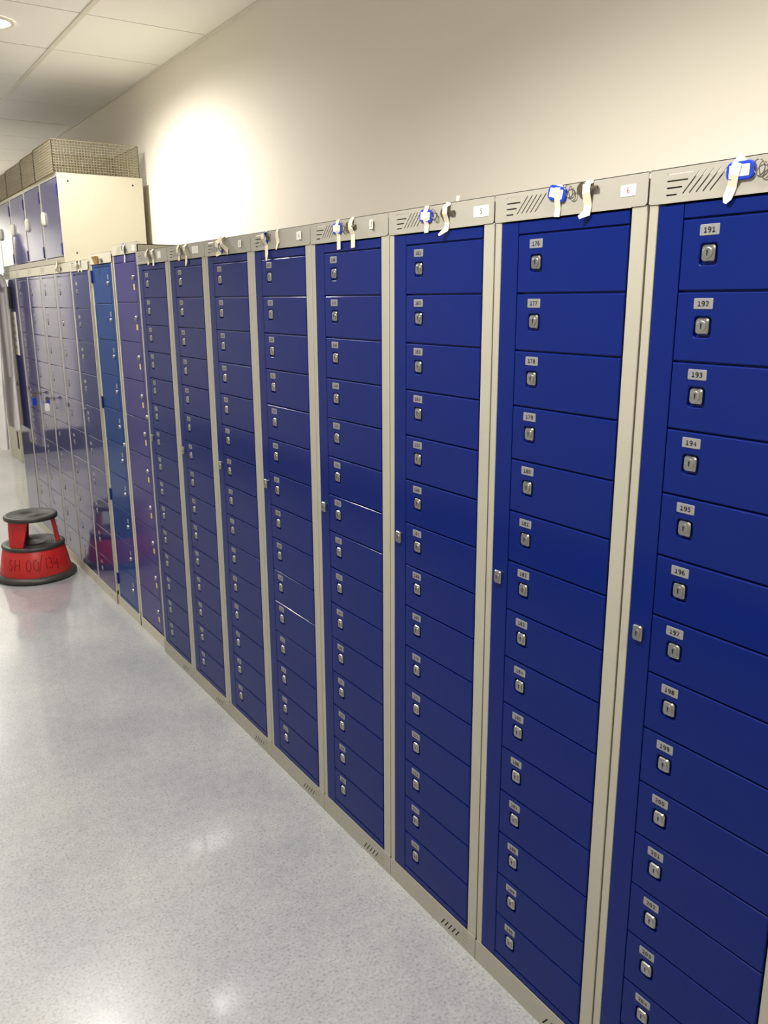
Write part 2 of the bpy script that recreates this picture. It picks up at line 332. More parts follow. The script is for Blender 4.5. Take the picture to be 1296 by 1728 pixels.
def build_locker(yR, W, H, xf, n_small, pitch, ztop, paint, mhead, mpost, side, label, first=None, group=None,
                 lock_kind='square', left_post=0.020, right_post=0.034, col=0.048, hd=0.053, header_vents=True, dia_vents=True, plates=True, depth=0.455, main_z=1.021,
                 plinth=0.061, vent_plinth=True, mmain=True):
    """side = 'L' : frame column and main lock on the left (large y), 'R' : on the right"""
    t = thing('locker', label, 'locker', (xf, yR, 0), group)
    zh = H-hd; ins = 0.002
    # carcass
    mb = MB(); top = H-0.016 if first == 191 else H-0.0103
    mb.box((0.004, ins, 0.055), (depth, W-ins, 0.075)); mb.box((0.004, ins, top-0.003), (depth, W-ins, top))
    mb.box((0.004, ins, 0.0), (depth, ins+0.004, top)); mb.box((0.004, W-ins-0.004, 0.0), (depth, W-ins, top)); mb.box((depth-0.004, ins, 0.0), (depth, W-ins, top))
    ob('carcass', mb.mesh('carcass', [mhead]), t)
    # posts
    for nm, a, b in (('post', 0.0022, right_post), ('post', W-left_post, W-0.0022)):
        mb = MB(); c = (a+b)/2
        L = [rr(c, (plinth+zh)/2, b-a, zh-plinth, 0.0016, x) for x in (0.02,)]
        mb.loops([rr(c, (plinth+zh)/2, b-a, zh-plinth+0.004, 0.002, 0.02), rr(c, (plinth+zh)/2, b-a, zh-plinth+0.004, 0.002, 0.0015), rr(c, (plinth+zh)/2, b-a-0.002, zh-plinth+0.004, 0.002, 0)], False, True)
        ob(nm, mb.mesh('post', [mpost]), t)
    # header sheet with a lowered rounded tab at both ends
    e = 0.0020; r = 0.006; zb = zh+0.0005; zt = zb+0.004
    outl = [(e+0.0005, H), (W-e-0.0005, H), (W-e, H-0.001), (W-e, zt-0.002), (W-e-0.004, zt-0.0035), (W-left_post, zt-0.004), (W-left_post, zb)]
    outl += [(right_post, zb), (right_post, zt-0.003)]
    for i in range(5):
        a = -math.pi/2-math.pi/2*i/4; outl.append((e+r+r*math.cos(a), zt-0.003+r+r*math.sin(a)))
    outl += [(e, H-0.001)]
    me = holed(outl, (vents(W, dz=H-1.8, hz=header_vents, dg=dia_vents) if hd < 0.06 else []), 0.0016)
    hdr = sheet_obj('header', me, mhead, t, (-0.0012, 0, 0))
    mb = MB(); mb.box((0.0012, right_post+0.004, zh+0.004), (0.0035, W-left_post-0.002, top-0.004)); ob('header_vent_shade', mb.mesh('header_vent_shade', [M_DARK]), t)  # dark sheet standing for the shade behind the header vents
    # top lip folded back behind the header
    mb = MB(); mb.box((-0.002, e, H-0.0012), (0.012, W-e, H)); ob('top_lip', mb.mesh('top_lip', [mhead]), t)
    # plinth
    me = holed([(0.001, 0), (W-0.001, 0), (W-0.001, plinth-0.004), (W-0.008, plinth), (0.008, plinth), (0.001, plinth-0.004)], plinth_vents(W) if vent_plinth else [], 0.002)
    sheet_obj('plinth', me, mhead, t, (-0.001, 0, 0))
    mb = MB(); mb.box((0.0006, 0.005, 0), (0.006, W-0.005, plinth-0.006)); ob('plinth_vent_shade', mb.mesh('plinth_vent_shade', [M_DARK]), t)  # dark sheet gives the plinth vents their inner shade
    # outer door frame
    dz0 = plinth+0.002; dz1 = zh-0.003; yl = W-left_post-0.001; yr = right_post+0.001
    bot = ztop-n_small*pitch
    mb = MB()
    if side == 'L': ca, cb = yl-col, yl; da, db = yr+0.002, yl-col
    else: ca, cb = yr, yr+col; da, db = yr+col, yl-0.002
    def panel(a, b, z0, z1):
        mb.loops([rr((a+b)/2, (z0+z1)/2, b-a, z1-z0, 0.0012, 0.02), rr((a+b)/2, (z0+z1)/2, b-a, z1-z0, 0.0012, 0.0012), rr((a+b)/2, (z0+z1)/2, b-a-0.002, z1-z0-0.002, 0.0008, 0.0)], False, True)
    panel(ca, cb, dz0, dz1); g = 0.0012
    panel(da+g, db-g, ztop+g, dz1); panel(da+g, db-g, dz0, bot-g)
    mb.box((0.010, yr, dz0), (0.013, yl, dz1))
    ob('door_frame', mb.mesh('door_frame', [paint]), t)
    # main lock
    if mmain:
        mc = (ca+cb)/2
        if lock_kind == 'square': me = _cache.setdefault('mainlock', lock_mesh(0.021, 0.029, 0.007))
        else: me = _cache.setdefault('mainround', round_lock_mesh(0.010))
        ob('main_lock', me, t, (-0.0002, mc, main_z))
    # small doors
    dw, dh = db-da-2*g, pitch-0.0026
    ls = 0.0335+dw/2*0                      # lock column offset from the latch edge
    for i in range(n_small):
        zc = ztop-pitch*(i+0.5); yc = (da+db)/2
        key = ('d', round(dw, 4), round(dh, 4), side, paint.name, lock_kind)
        edge = dw/2-0.050 if side == 'L' else -dw/2+0.034
        if key not in _cache:
            _cache[key] = door_mesh(dw, dh, (edge, 0.0005, 0.035, 0.036) if lock_kind == 'square' else None, paint)
        d = ob('small_door', _cache[key], t, (0.0, yc, zc))
        if lock_kind == 'square':
            ob('lock', _cache.setdefault('lock', lock_mesh(0.0235, 0.0255, 0.0080, 0.0063)), d, (0, edge, 0.002))
            if plates: plate_obj(str(first+i) if first is not None else '', d, edge+0.0005, pitch/2-0.0185 if pitch < 0.12 else 0.040)
        elif lock_kind == 'round_yellow':
            ob('lock', _cache.setdefault('rl', round_lock_mesh(0.0105)), d, (0, edge, 0.018))
            mb = MB(); mb.box((-0.0005, -0.009, -0.012), (0.0004, 0.009, 0.012)); mb.box((-0.0007, -0.002, -0.005), (-0.0004, 0.002, 0.004), 1)
            ob('sticker', _cache.setdefault('ys', mb.mesh('sticker', [M_YELLOW, M_TAN])), d, (0, edge-0.001, -0.020))
            mb = MB(); mb.loops([rr(0, 0, 0.007, 0.007, 0.0034, -0.0003)], False, True)
            ob('vent_hole', _cache.setdefault('vh', mb.mesh('vent_hole', [M_KEYHOLE])), d, (0, dw/2-0.012, 0.01))
        elif lock_kind == 'round_plate':
            ob('lock', _cache.setdefault('rl2', round_lock_mesh(0.0095)), d, (0, edge, 0.008))
            plate_obj('', d, edge, 0.037, 0.018, 0.022)
    return t
# eight near blocks with fifteen doors each
joints = [0.003, 0.381, 0.760, 1.142, 1.526, 1.904, 2.281, 2.662]
blocks = [('191 to 205', 191, -0.3785, 0.3815, 'rightmost and nearest in the row'), ]
firsts = [191, 176, 161, 146, 131, 116, 101, 86]
yR = [-0.3785]+joints[:-1]
ends = joints
desc = ['nearest, at the right edge', 'second from the right', 'third from the right', 'fourth from the right', 'fifth from the right', 'sixth from the right', 'seventh from the right', 'standing right beside the taller violet locker']
LK = []
for f, a, b, ds in zip(firsts, yR, ends, desc):
    LK.append(build_locker(a, b-a, 1.8, 0.0, 15, 0.1095, 1.7215, M_BLUE, M_HEAD, M_POST, 'L',
        'blue locker with doors numbered from %d, %s' % (f, ds), f, 'blue fifteen-door lockers in grey frames'))
# taller violet locker and the bright blue locker
build_locker(2.672, 0.365, 1.843, 0.010, 10, 0.1700, 1.7640, M_VIOLET, M_CREAM, M_CREAM, 'R', 'tallest locker, violet doors with round locks and yellow stickers', None, None,
             'round_yellow', 0.018, 0.012, 0.030, 0.045, False, True, depth=0.46, main_z=1.10, plinth=0.058, vent_plinth=False)
sky = build_locker(3.046, 0.368, 1.820, 0.008, 10, 0.1685, 1.7560, M_SKY, M_CREAM, M_CREAM, 'R', 'bright blue locker with round locks, between violet and navy lockers', None, None,
             'round_plate', 0.020, 0.016, 0.030, 0.048, False, False, depth=0.46, main_z=0.925, plinth=0.055, vent_plinth=False)
for z in (1.715, 1.10, 0.62, 0.155):
    mb = MB(); mb.box((-0.006, -0.004, -0.03), (0.002, 0.010, 0.03)); ob('hinge', mb.mesh('hinge', [M_HINGE]), sky, (0, 0.350, z))
farY = [3.424, 3.782, 4.150, 4.518, 4.886, 5.262]
fdesc = ['navy ten-door locker with the red stool mirrored in it, beside the bright blue locker', 'navy ten-door locker, second to the left of the bright blue one',
         'navy ten-door locker with a white key tag hanging from its main lock', 'navy ten-door locker with a blue key tag hanging from its main lock',
         'navy ten-door locker beside the one with a paper notice']
FK = []
for k in range(5):
    FK.append(build_locker(farY[k], farY[k+1]-farY[k]-0.001, 1.8, 0.0, 10, 0.1680, 1.7320, M_NAVY, M_CREAM, M_POST, 'L', fdesc[k], None, 'navy ten-door lockers at the far end',
              'square', 0.014, 0.014, 0.036, 0.050, True, True, depth=0.46, main_z=1.020, plinth=0.058))
# last locker: one tall door
t = thing('tall_locker', 'single-door navy locker at the far end with a paper notice, half behind lab coats', 'locker', (0, 5.262, 0))
W = 0.42
mb = MB(); mb.box((0.004, 0.002, 0.0), (0.46, W-0.002, 1.798)); ob('carcass', mb.mesh('carcass', [M_CREAM]), t)
for a, b in ((0.0015, 0.030), (W-0.022, W-0.0015)): ob('post', boxm('post', (0, a, 0.058), (0.004, b, 1.75), M_POST), t)
sheet_obj('header', holed([(0.001, 1.75), (W-0.001, 1.75), (W-0.001, 1.8), (0.001, 1.8)], vents(W, dg=True), 0.0016), M_CREAM, t, (-0.001, 0, 0))
ob('plinth', boxm('plinth', (-0.001, 0.001, 0), (0.004, W-0.001, 0.057), M_CREAM), t)
mb = MB(); mb.loops([rr(0.214, 0.905, 0.364, 1.685, 0.002, 0.004), rr(0.214, 0.905, 0.364, 1.685, 0.002, -0.001), rr(0.214, 0.905, 0.361, 1.682, 0.002, -0.002)], False, True)
dr = ob('door', mb.mesh('door', [M_NAVY]), t)
ob('handle', _cache['mainlock'], dr, (-0.002, 0.36, 1.02))
mb = MB(); mb.box((-0.0008, -0.095, -0.148), (0, 0.095, 0.148))
for i in range(5):
    for j, (a, b) in enumerate(((0.055, -0.03), (0.04, -0.05))): mb.box((-0.0011, b, 0.11-i*0.05-j*0.012), (-0.0007, a, 0.115-i*0.05-j*0.012), 1)
tag(ob('paper_notice', mb.mesh('paper_notice', [M_PAPER, mat('grey_print', rgb(150, 150, 156), 0.7)]), None, (-0.0022, 5.475, 1.382)), 'white sheet of printed paper stuck on the far navy locker door', 'notice')
mb = MB(); mb.box((-0.0008, 0.0, -0.075), (0, 0.11, 0.075), 0); mb.box((-0.0008, -0.10, -0.075), (0, 0.0, 0.075), 1)  # flat rectangle, one half navy, the other black
tag(ob('dark_rectangle', mb.mesh('dark_rectangle', [M_NAVYRECT, M_INK]), None, (-0.0022, 5.49, 1.626)), 'dark navy and black card above the white paper notice', 'rectangle')

# ------------------------------------------------------------------ upper cube lockers and wire baskets
uY = [3.885, 4.322, 4.765, 5.215, 5.66]
ud = ['nearest upper cube locker, its cream side panel showing two dark screw holes', 'second upper cube locker from the bright wall side', 'third upper cube locker along the top', 'last upper cube locker, partly behind the lab coat']
for k in range(4):
    y0, y1 = uY[k], uY[k+1]; W = y1-y0-0.001; z0, z1 = 1.802, 2.255
    t = thing('upper_locker', ud[k], 'locker', (0, y0, z0), 'upper cube lockers on top of the far row'); H = z1-z0
    mb = MB(); mb.box((0.0, 0.0, 0.0), (0.455, 0.006, H)); mb.box((0.0, W-0.034, 0), (0.455, W, H)); mb.box((0.0, 0.006, H-0.02), (0.455, W-0.034, H)); mb.box((0, 0.006, 0), (0.455, W-0.034, 0.03)); mb.box((0.45, 0.006, 0.03), (0.455, W-0.034, H-0.02))
    if k == 0:
        for (x, z) in ((0.055, H-0.04), (0.40, H-0.04), (0.07, 0.05)):
            mb.add([(x+0.005*math.cos(a*math.pi/6), -0.0006, z+0.005*math.sin(a*math.pi/6)) for a in range(12)], [tuple(range(12))], 1)
    ob('carcass', mb.mesh('carcass', [M_UPPER, M_KEYHOLE]), t)
    a, b = 0.008, W-0.036
    mb = MB(); mb.loops([rr((a+b)/2, (0.032+H-0.022)/2, b-a, H-0.056, 0.002, 0.018), rr((a+b)/2, (0.032+H-0.022)/2, b-a, H-0.056, 0.002, 0.0), rr((a+b)/2, (0.032+H-0.022)/2, b-a-0.003, H-0.059, 0.002, -0.0015)], False, True)
    d = ob('door', mb.mesh('door', [M_NAVY]), t)
    for z in (0.07, H-0.085): ob('hinge', boxm('hinge', (-0.007, -0.0, -0.03), (0.0, 0.014, 0.03), M_HINGE), d, (0, 0.002, z))
    mb = MB()
    mb.loops([rr(0, 0, 0.038, 0.078, 0.0185, 0.0), rr(0, 0, 0.038, 0.078, 0.0185, -0.008), rr(0, 0, 0.030, 0.066, 0.0145, -0.014), rr(0, 0, 0.014, 0.04, 0.0065, -0.017)], False, True, 0, True)
    ob('handle', mb.mesh('handle', [M_CREAM]), d, (-0.0015, b-0.035, 0.245))
# baskets
bY = [(3.905, 4.352), (4.358, 4.715), (4.722, 5.19), (5.20, 5.62)]
bd = ['nearest wire mesh basket on the upper lockers, its open side facing the camera', 'second wire mesh basket from the front on the upper lockers', 'third wire mesh basket from the front on the upper lockers', 'farthest wire mesh basket on the upper lockers']
for k, (y0, y1) in enumerate(bY):
    Hh = 0.166-0.006*k; Wd = y1-y0; D = 0.455
    t = thing('wire_basket', bd[k], 'basket', (-0.008, y0, 2.256), 'wire mesh baskets on the upper lockers')
    mb = MB(); wr = 0.0011
    def bar(a, b): 
        mb.box([min(p, q)-wr for p, q in zip(a, b)], [max(p, q)+wr for p, q in zip(a, b)])
    nz = 12; nx = 30; ny = int(Wd/0.0152)
    for i in range(nz):
        z = 0.003+i*(Hh-0.008)/nz
        bar((0, 0, z), (D, 0, z)); bar((0, Wd, z), (D, Wd, z)); bar((0, 0, z), (0, Wd, z)); bar((D, 0, z), (D, Wd, z))
    for i in range(nx+1):
        x = i*D/nx; bar((x, 0, 0.002), (x, 0, Hh-0.004)); bar((x, Wd, 0.002), (x, Wd, Hh-0.004)); bar((x, 0, 0.002), (x, Wd, 0.002))
    for i in range(ny+1):
        y = i*Wd/ny; bar((0, y, 0.002), (0, y, Hh-0.004)); bar((D, y, 0.002), (D, y, Hh-0.004)); bar((0, y, 0.002), (D, y, 0.002))
    ob('mesh', mb.mesh('mesh', [M_WIRE]), t)
    mb = MB()
    pts = []
    def wob(a, b, n):
        for i in range(n): 
            q = i/n; pts.append((a[0]+(b[0]-a[0])*q, a[1]+(b[1]-a[1])*q, Hh-0.004+(0.003 if i % 2 else -0.001)))
    wob((0, 0), (D, 0), 60); wob((D, 0), (D, Wd), 50); wob((D, Wd), (0, Wd), 60); wob((0, Wd), (0, 0), 50)
    mb.tube(pts, 0.0026, 5, closed=True)
    ob('rim', mb.mesh('rim', [M_WIRE]), t)

# ------------------------------------------------------------------ taped keys, paper squares
def tape_mesh(path, w, mi=0):
    """path of (s, z, out): strip in the y,z plane facing -x, y = -s"""
    mb = MB(); L = []
    for i, p in enumerate(path):
        a = path[max(i-1, 0)]; b = path[min(i+1, len(path)-1)]
        d = Vector((b[0]-a[0], b[1]-a[1])); d = d.normalized() if d.length > 1e-6 else Vector((0, -1)); n = Vector((-d.y, d.x))
        ww = p[3] if len(p) > 3 else w; sk = p[4] if len(p) > 4 else 0
        l = (p[0]+n.x*ww/2, p[1]+n.y*ww/2); r = (p[0]-n.x*ww/2, p[1]-n.y*ww/2)
        x = -p[2]
        L.append([(x, -l[0], l[1]+sk), (x, -r[0], r[1]-sk), (x+0.0005, -r[0], r[1]-sk), (x+0.0005, -l[0], l[1]+sk)])
    mb.loops(L, True, True); return mb.mesh('tape', [M_TAPE])
def circ(cs, cz, r, x, n=20, tilt=0.0, squash=1.0):
    return [(x-tilt*r*math.sin(2*math.pi*i/n)*0.5, -(cs+r*squash*math.cos(2*math.pi*i/n)), cz+r*math.sin(2*math.pi*i/n)) for i in range(n)]
def key_set(W, yR_, H, label, s_tag, z_tag, ang, s_key, tapes, tagmat, wpaper=True, x0=0.0, small=1.0, blade=True, group='key sets taped to locker headers'):
    t = thing('key_set', label, 'keys', (x0-0.002, yR_+W, 0), group)
    B = 0.002
    # tag
    ca, sa = math.cos(ang), math.sin(ang); mb = MB(); w_, h_ = 0.046*small, 0.026*small
    def rot(loop): return [(x, -(s_tag)+(y*ca-z*sa), z_tag+(y*sa+z*ca)) for x, y, z in loop]
    mb.loops([rot(rr(0, 0, w_, h_, 0.009*small, -0.001)), rot(rr(0, 0, w_, h_, 0.009*small, -0.0035)), rot(rr(0, 0, w_-0.003, h_-0.003, 0.008*small, -0.0045)), rot(rr(0, 0, w_-0.013, h_-0.011, 0.001, -0.0045)), rot(rr(0, 0, w_-0.013, h_-0.011, 0.001, -0.0032))], False, True)
    tg = ob('key_tag', mb.mesh('key_tag', [tagmat]), t)
    mb = MB(); mb.loops([rot(rr(0.001, 0, w_-0.013, h_-0.010, 0.001, -0.0032)), rot(rr(0.001, 0, w_-0.013, h_-0.010, 0.001, -0.005))], False, True)
    ob('paper_insert', mb.mesh('paper_insert', [M_PAPER]), tg)
    # two thin split rings
    mb = MB(); mb.tube(circ(s_tag+0.031*small, z_tag+0.001, 0.0105*small, -0.005, tilt=0.5, squash=0.85), 0.0008, 6, closed=True)
    mb.tube(circ(s_tag+0.040*small, z_tag-0.004, 0.011*small, -0.006, tilt=0.7, squash=0.7), 0.0007, 6, closed=True)
    ob('split_ring', mb.mesh('split_ring', [M_KEY]), t)
    # key: round bow, blade to the right
    mb = MB(); bow = circ(s_key, z_tag+0.001, 0.011*small, -0.004, 20); bow2 = circ(s_key, z_tag+0.001, 0.011*small, -0.0062, 20)
    mb.loops([bow, bow2], True, True)
    if blade:
        mb.box((-0.006, -(s_key+0.036*small), z_tag-0.002), (-0.0042, -(s_key+0.009), z_tag+0.002))
        mb.tube([(-0.0052, -(s_key+0.022), z_tag), (-0.0052, -(s_key+0.036*small), z_tag)], 0.0036, 10)
    ob('key', mb.mesh('key', [M_KEY]), t)
    for p in tapes: ob('tape', tape_mesh(p, 0.014), t)
    return t
def paper(W, yR_, s0, s1, z0, z1, txt, label, ink=M_INK, ang=0.0, curl=0.0, x0=0.0):
    mb = MB(); c = -(s0+s1)/2; w = s1-s0; h = z1-z0
    n = 4; L = []
    for i in range(n+1):
        q = i/n; yy = w/2-w*q; out = -curl*q*q
        L.append([(out-0.0006, yy, -h/2), (out-0.0006, yy, h/2), (out-0.0001, yy, h/2), (out-0.0001, yy, -h/2)])
    mb.loops(L, True, True)
    if txt: put_text(mb, txt, 0, 0, h*0.55, -0.0012-curl*0.3, 0.9, 1, ang, 0.10)
    o = ob('paper_square', mb.mesh('paper_square', [M_PAPER, ink]), None, (x0-0.0021, yR_+W+c, (z0+z1)/2))
    return tag(o, label, 'paper label', 'paper squares on the locker headers')
K = [(a, b-a) for a, b in zip(yR, ends)]
def T(s, zb=1.744, out=0.006, lean=0.0, w=0.014, mid=1.778, tip=None):
    p = [(s, 1.8005, 0.0012, w), (s-lean*0.15, 1.797, 0.0014, w), (s-lean*0.35, mid+0.008, out, w), (s-lean*0.5, mid-0.006, out, w), (s-lean*0.75, 1.760, 0.0016, w), (s-lean, zb, 0.003, w*0.98)]
    if tip: p.append((s-lean-tip[0], zb-tip[1], tip[2], w*0.35))
    return p
key_set(K[0][1], K[0][0], 1.8, 'keys with bright blue tag taped above door 191', 0.166, 1.781, 0.0, 0.222, [T(0.168, 1.745, 0.0065, 0.020, 0.016, 1.781, (0.003, 0.007, 0.004))], M_TAGBLUE)
key_set(K[1][1], K[1][0], 1.8, 'keys with blue tag under two tapes above door 176', 0.174, 1.7860, 0.25, 0.236, [T(0.179, 1.746, 0.0065, 0.004, 0.014, 1.787), T(0.250, 1.747, 0.008, 0.002, 0.018, 1.785, (0.012, 0.007, 0.010))], M_TAGBLUE)
key_set(K[2][1], K[2][0], 1.8, 'keys with blue tag under two tapes above door 161', 0.153, 1.7790, 0.1, 0.220, [T(0.154, 1.744, 0.0065, 0.0, 0.016, 1.779), T(0.232, 1.747, 0.010, 0.006, 0.016, 1.783, (0.012, 0.012, 0.014))], M_TAGBLUE)
key_set(K[3][1], K[3][0], 1.8, 'keys with blue tag and crossed rings taped above door 146', 0.150, 1.7790, 0.05, 0.207, [T(0.150, 1.727, 0.0065, -0.006, 0.017, 1.779), T(0.220, 1.728, 0.008, -0.006, 0.019, 1.779)], M_TAGBLUE)
key_set(K[4][1], K[4][0], 1.8, 'keys with crumpled blue tag taped above door 131', 0.110, 1.7820, 0.9, 0.130, [T(0.112, 1.735, 0.014, -0.004, 0.020, 1.784, (-0.003, 0.020, 0.006)), T(0.188, 1.765, 0.004, -0.006, 0.018, 1.785, (-0.004, 0.022, 0.012))], M_TAGBLUE, small=0.8, blade=False)
key_set(K[5][1], K[5][0], 1.8, 'keys hidden under drooping tape above door 116', 0.150, 1.7700, 0.6, 0.165, [T(0.160, 1.757, 0.018, 0.022, 0.026, 1.778, (0.008, 0.012, 0.012)), T(0.180, 1.758, 0.018, -0.026, 0.020, 1.784, (-0.014, 0.012, 0.010))], M_TAGBLUE, small=0.8, blade=False)
key_set(K[6][1], K[6][0], 1.8, 'keys with pale tag under two tapes above door 101', 0.135, 1.7770, 0.3, 0.165, [T(0.132, 1.744, 0.008, -0.002, 0.018, 1.778), T(0.210, 1.737, 0.010, 0.004, 0.020, 1.782, (0.000, 0.014, 0.006))], M_TAGWHITE, small=0.9, blade=False)
key_set(K[7][1], K[7][0], 1.8, 'keys with pale tag under two tapes above door 86', 0.150, 1.7740, 0.4, 0.190, [T(0.155, 1.742, 0.010, -0.010, 0.024, 1.780), T(0.225, 1.736, 0.008, 0.000, 0.020, 1.784)], M_TAGWHITE, small=0.9, blade=False)
key_set(0.365, 2.672, 1.843, 'keys taped on the tall violet locker header', 0.195, 1.823, 1.3, 0.180, [[(0.205, 1.842, 0.002, 0.014), (0.203, 1.82, 0.01, 0.014), (0.200, 1.790, 0.003, 0.014), (0.198, 1.762, 0.004, 0.014)]], M_TAGBLUE, x0=0.010, small=0.9, blade=False)
key_set(0.368, 3.782, 1.8, 'keys in white crumpled tape on the second navy locker header', 0.15, 1.776, 0.4, 0.185, [[(0.13, 1.800, 0.0012, 0.05), (0.145, 1.79, 0.016, 0.07), (0.15, 1.775, 0.02, 0.06), (0.155, 1.757, 0.008, 0.03)]], M_TAGWHITE, blade=False)
key_set(0.358, 3.424, 1.8, 'keys under white tapes on the header beside the bright blue locker', 0.15, 1.776, 0.4, 0.185, [T(0.165, 1.746, 0.012, -0.02, 0.026, 1.782), T(0.225, 1.744, 0.009, -0.02, 0.022, 1.784)], M_TAGWHITE, blade=False)
# tan tag and key on the bright blue locker
t = thing('key_set', 'tan wooden tag with a key taped on the bright blue locker header', 'keys', (0.006, 3.414, 0), 'key sets taped to locker headers')
mb = MB(); mb.tube([(-0.010, -0.155, 1.770), (-0.012, -0.150, 1.785), (-0.014, -0.147, 1.805)], [0.009, 0.012, 0.016], 12); ob('tag', mb.mesh('tag', [M_TAN]), t)
mb = MB(); mb.tube(circ(0.195, 1.787, 0.010, -0.006, tilt=0.4), 0.001, 6, closed=True); mb.box((-0.006, -0.235, 1.784), (-0.003, -0.203, 1.789)); mb.tube(circ(0.225, 1.787, 0.008, -0.005), 0.002, 6, closed=True); ob('key', mb.mesh('key', [M_KEY]), t)

paper(K[1][1], K[1][0], 0.320, 0.352, 1.766, 1.784, '6', 'paper square with a red handwritten 6 above doors 176 to 190', M_RED_INK, 0.0)
paper(K[2][1], K[2][0], 0.314, 0.362, 1.763, 1.7845, '5', 'paper square with a handwritten 5 above doors 161 to 175', M_INK, -0.1)
paper(K[3][1], K[3][0], 0.300, 0.328, 1.767, 1.789, '5', 'lifting paper square with a faint handwritten number above doors 146 to 160', M_INK, -0.1, 0.008)
paper(K[4][1], K[4][0], 0.305, 0.340, 1.764, 1.786, '4', 'small torn paper square above doors 131 to 145', M_INK, 0, 0.004)
paper(K[5][1], K[5][0], 0.286, 0.318, 1.764, 1.786, '3', 'small paper square above doors 116 to 130', M_INK, 0, 0.004)
paper(K[6][1], K[6][0], 0.262, 0.322, 1.763, 1.788, '', 'small blank paper square above doors 101 to 115')
paper(K[7][1], K[7][0], 0.275, 0.312, 1.762, 1.788, '', 'small blank paper square above doors 86 to 100')
paper(0.365, 2.672, 0.300, 0.340, 1.806, 1.830, '', 'small blank paper square on the tall violet locker header', x0=0.010)
# spare strip of tape standing on the header over doors 161 to 175
o = ob('tape_strip', tape_mesh([(0.0, 0.0, 0.0005), (0.001, 0.006, 0.001), (0.002, 0.012, 0.0)], 0.010), None, (0.0, K[2][0]+K[2][1]-0.258, 1.799)); tag(o, 'short strip of masking tape sticking up above the header over door 161', 'tape')

# keys with tags hanging from the main locks of two far lockers
for yy, m, lb in ((4.855, M_TAGBLUE, 'key in the main lock with a blue tag hanging from it'), (4.487, M_TAGWHITE, 'key in the main lock with a clear white tag hanging from it')):
    t = thing('hanging_key', lb, 'key', (-0.008, yy, 1.020), 'keys left in far main locks')
    mb = MB(); mb.box((-0.020, -0.001, -0.003), (0.0, 0.001, 0.003))
    n = 16; A = [(-0.030+0.011*math.cos(2*math.pi*i/n), -0.0013, 0.011*math.sin(2*math.pi*i/n)) for i in range(n)]; mb.loops([A, [(x, 0.0013, z) for x, y, z in A]], True, True)
    ob('key', mb.mesh('key', [M_KEY]), t)
    mb = MB(); mb.tube([(-0.033+0.009*math.cos(2*math.pi*i/n)*0.5, 0.009*math.cos(2*math.pi*i/n), -0.016+0.012*math.sin(2*math.pi*i/n)) for i in range(n)], 0.0008, 6, closed=True)
    ob('split_ring', mb.mesh('split_ring', [M_KEY]), t)
    mb = MB()
    def vr(w, h, r, y): return [(a[1]-0.033, y, a[2]-0.054) for a in rr(0, 0, w, h, r, 0)]
    mb.loops([vr(0.027, 0.050, 0.010, -0.002), vr(0.027, 0.050, 0.010, 0.002)], True, True)
    mb.loops([vr(0.017, 0.034, 0.002, -0.0026), vr(0.017, 0.034, 0.002, -0.002)], True, True, 1)
    ob('key_tag', mb.mesh('key_tag', [m, m if m is M_TAGBLUE else M_PAPER]), t)

# ------------------------------------------------------------------ red kick stool
SX, SY = -0.255, 4.215
t = thing('kick_stool', 'red plastic kick stool with black ribbed steps and handwritten marking', 'step stool', (SX, SY, 0))
def ring(r, z, n=64): return [(r*math.cos(2*math.pi*i/n), r*math.sin(2*math.pi*i/n), z) for i in range(n)]
mb = MB(); mb.loops([ring(0.196, 0.004), ring(0.224, 0.004), ring(0.230, 0.010), ring(0.230, 0.020), ring(0.221, 0.030), ring(0.209, 0.034), ring(0.204, 0.037), ring(0.196, 0.037)], False, False, 0, True)
mb.loops([ring(0.196, 0.037), ring(0.196, 0.004)], False, False)
ob('bumper_ring', mb.mesh('bumper_ring', [M_RUBBER]), t)
mb = MB(); mb.loops([ring(0.200, 0.022), ring(0.203, 0.036), ring(0.172, 0.190), ring(0.168, 0.194), ring(0.160, 0.194)], False, False, 0, True); ob('skirt', mb.mesh('skirt', [M_RED]), t)
mb = MB(); mb.loops([ring(0.168, 0.186), ring(0.176, 0.188), ring(0.178, 0.196), ring(0.175, 0.205), ring(0.168, 0.208), ring(0.150, 0.206), ring(0.03, 0.204)], False, True, 0, True)
for i in range(9): 
    rr_ = 0.062+i*0.0115; mb.loops([ring(rr_, 0.2050), ring(rr_+0.002, 0.2068), ring(rr_+0.005, 0.2068), ring(rr_+0.007, 0.2050)], False, False, 0, True)
ob('lower_step', mb.mesh('lower_step', [M_RUBBER]), t)
mb = MB(); mb.loops([ring(0.138, 0.352), ring(0.149, 0.355), ring(0.151, 0.366), ring(0.148, 0.376), ring(0.141, 0.380), ring(0.132, 0.378), ring(0.02, 0.374)], True, True, 0, True)
for i in range(8):
    rr_ = 0.035+i*0.0115; mb.loops([ring(rr_, 0.3755), ring(rr_+0.002, 0.3775), ring(rr_+0.005, 0.3775), ring(rr_+0.007, 0.3760)], False, False, 0, True)
ob('top_step', mb.mesh('top_step', [M_RUBBER]), t)
def leg(a0, a1, b0, b1):
    mb = MB(); n = 8; L = []
    for q in range(6):
        f = q/5; z = 0.200+f*0.158; r = 0.150-f*0.020; lo = a0+(b0-a0)*f; hi = a1+(b1-a1)*f
        outer = [(r*math.cos(lo+(hi-lo)*i/n), r*math.sin(lo+(hi-lo)*i/n), z) for i in range(n+1)]
        inner = [((r-0.022)*math.cos(hi-(hi-lo)*i/n), (r-0.022)*math.sin(hi-(hi-lo)*i/n), z) for i in range(n+1)]
        L.append(outer+inner)
    mb.loops(L, True, True); ob('leg', mb.mesh('leg', [M_RED]), t)
ca = -1.7426     # the stool's turn about its own axis
R = math.radians
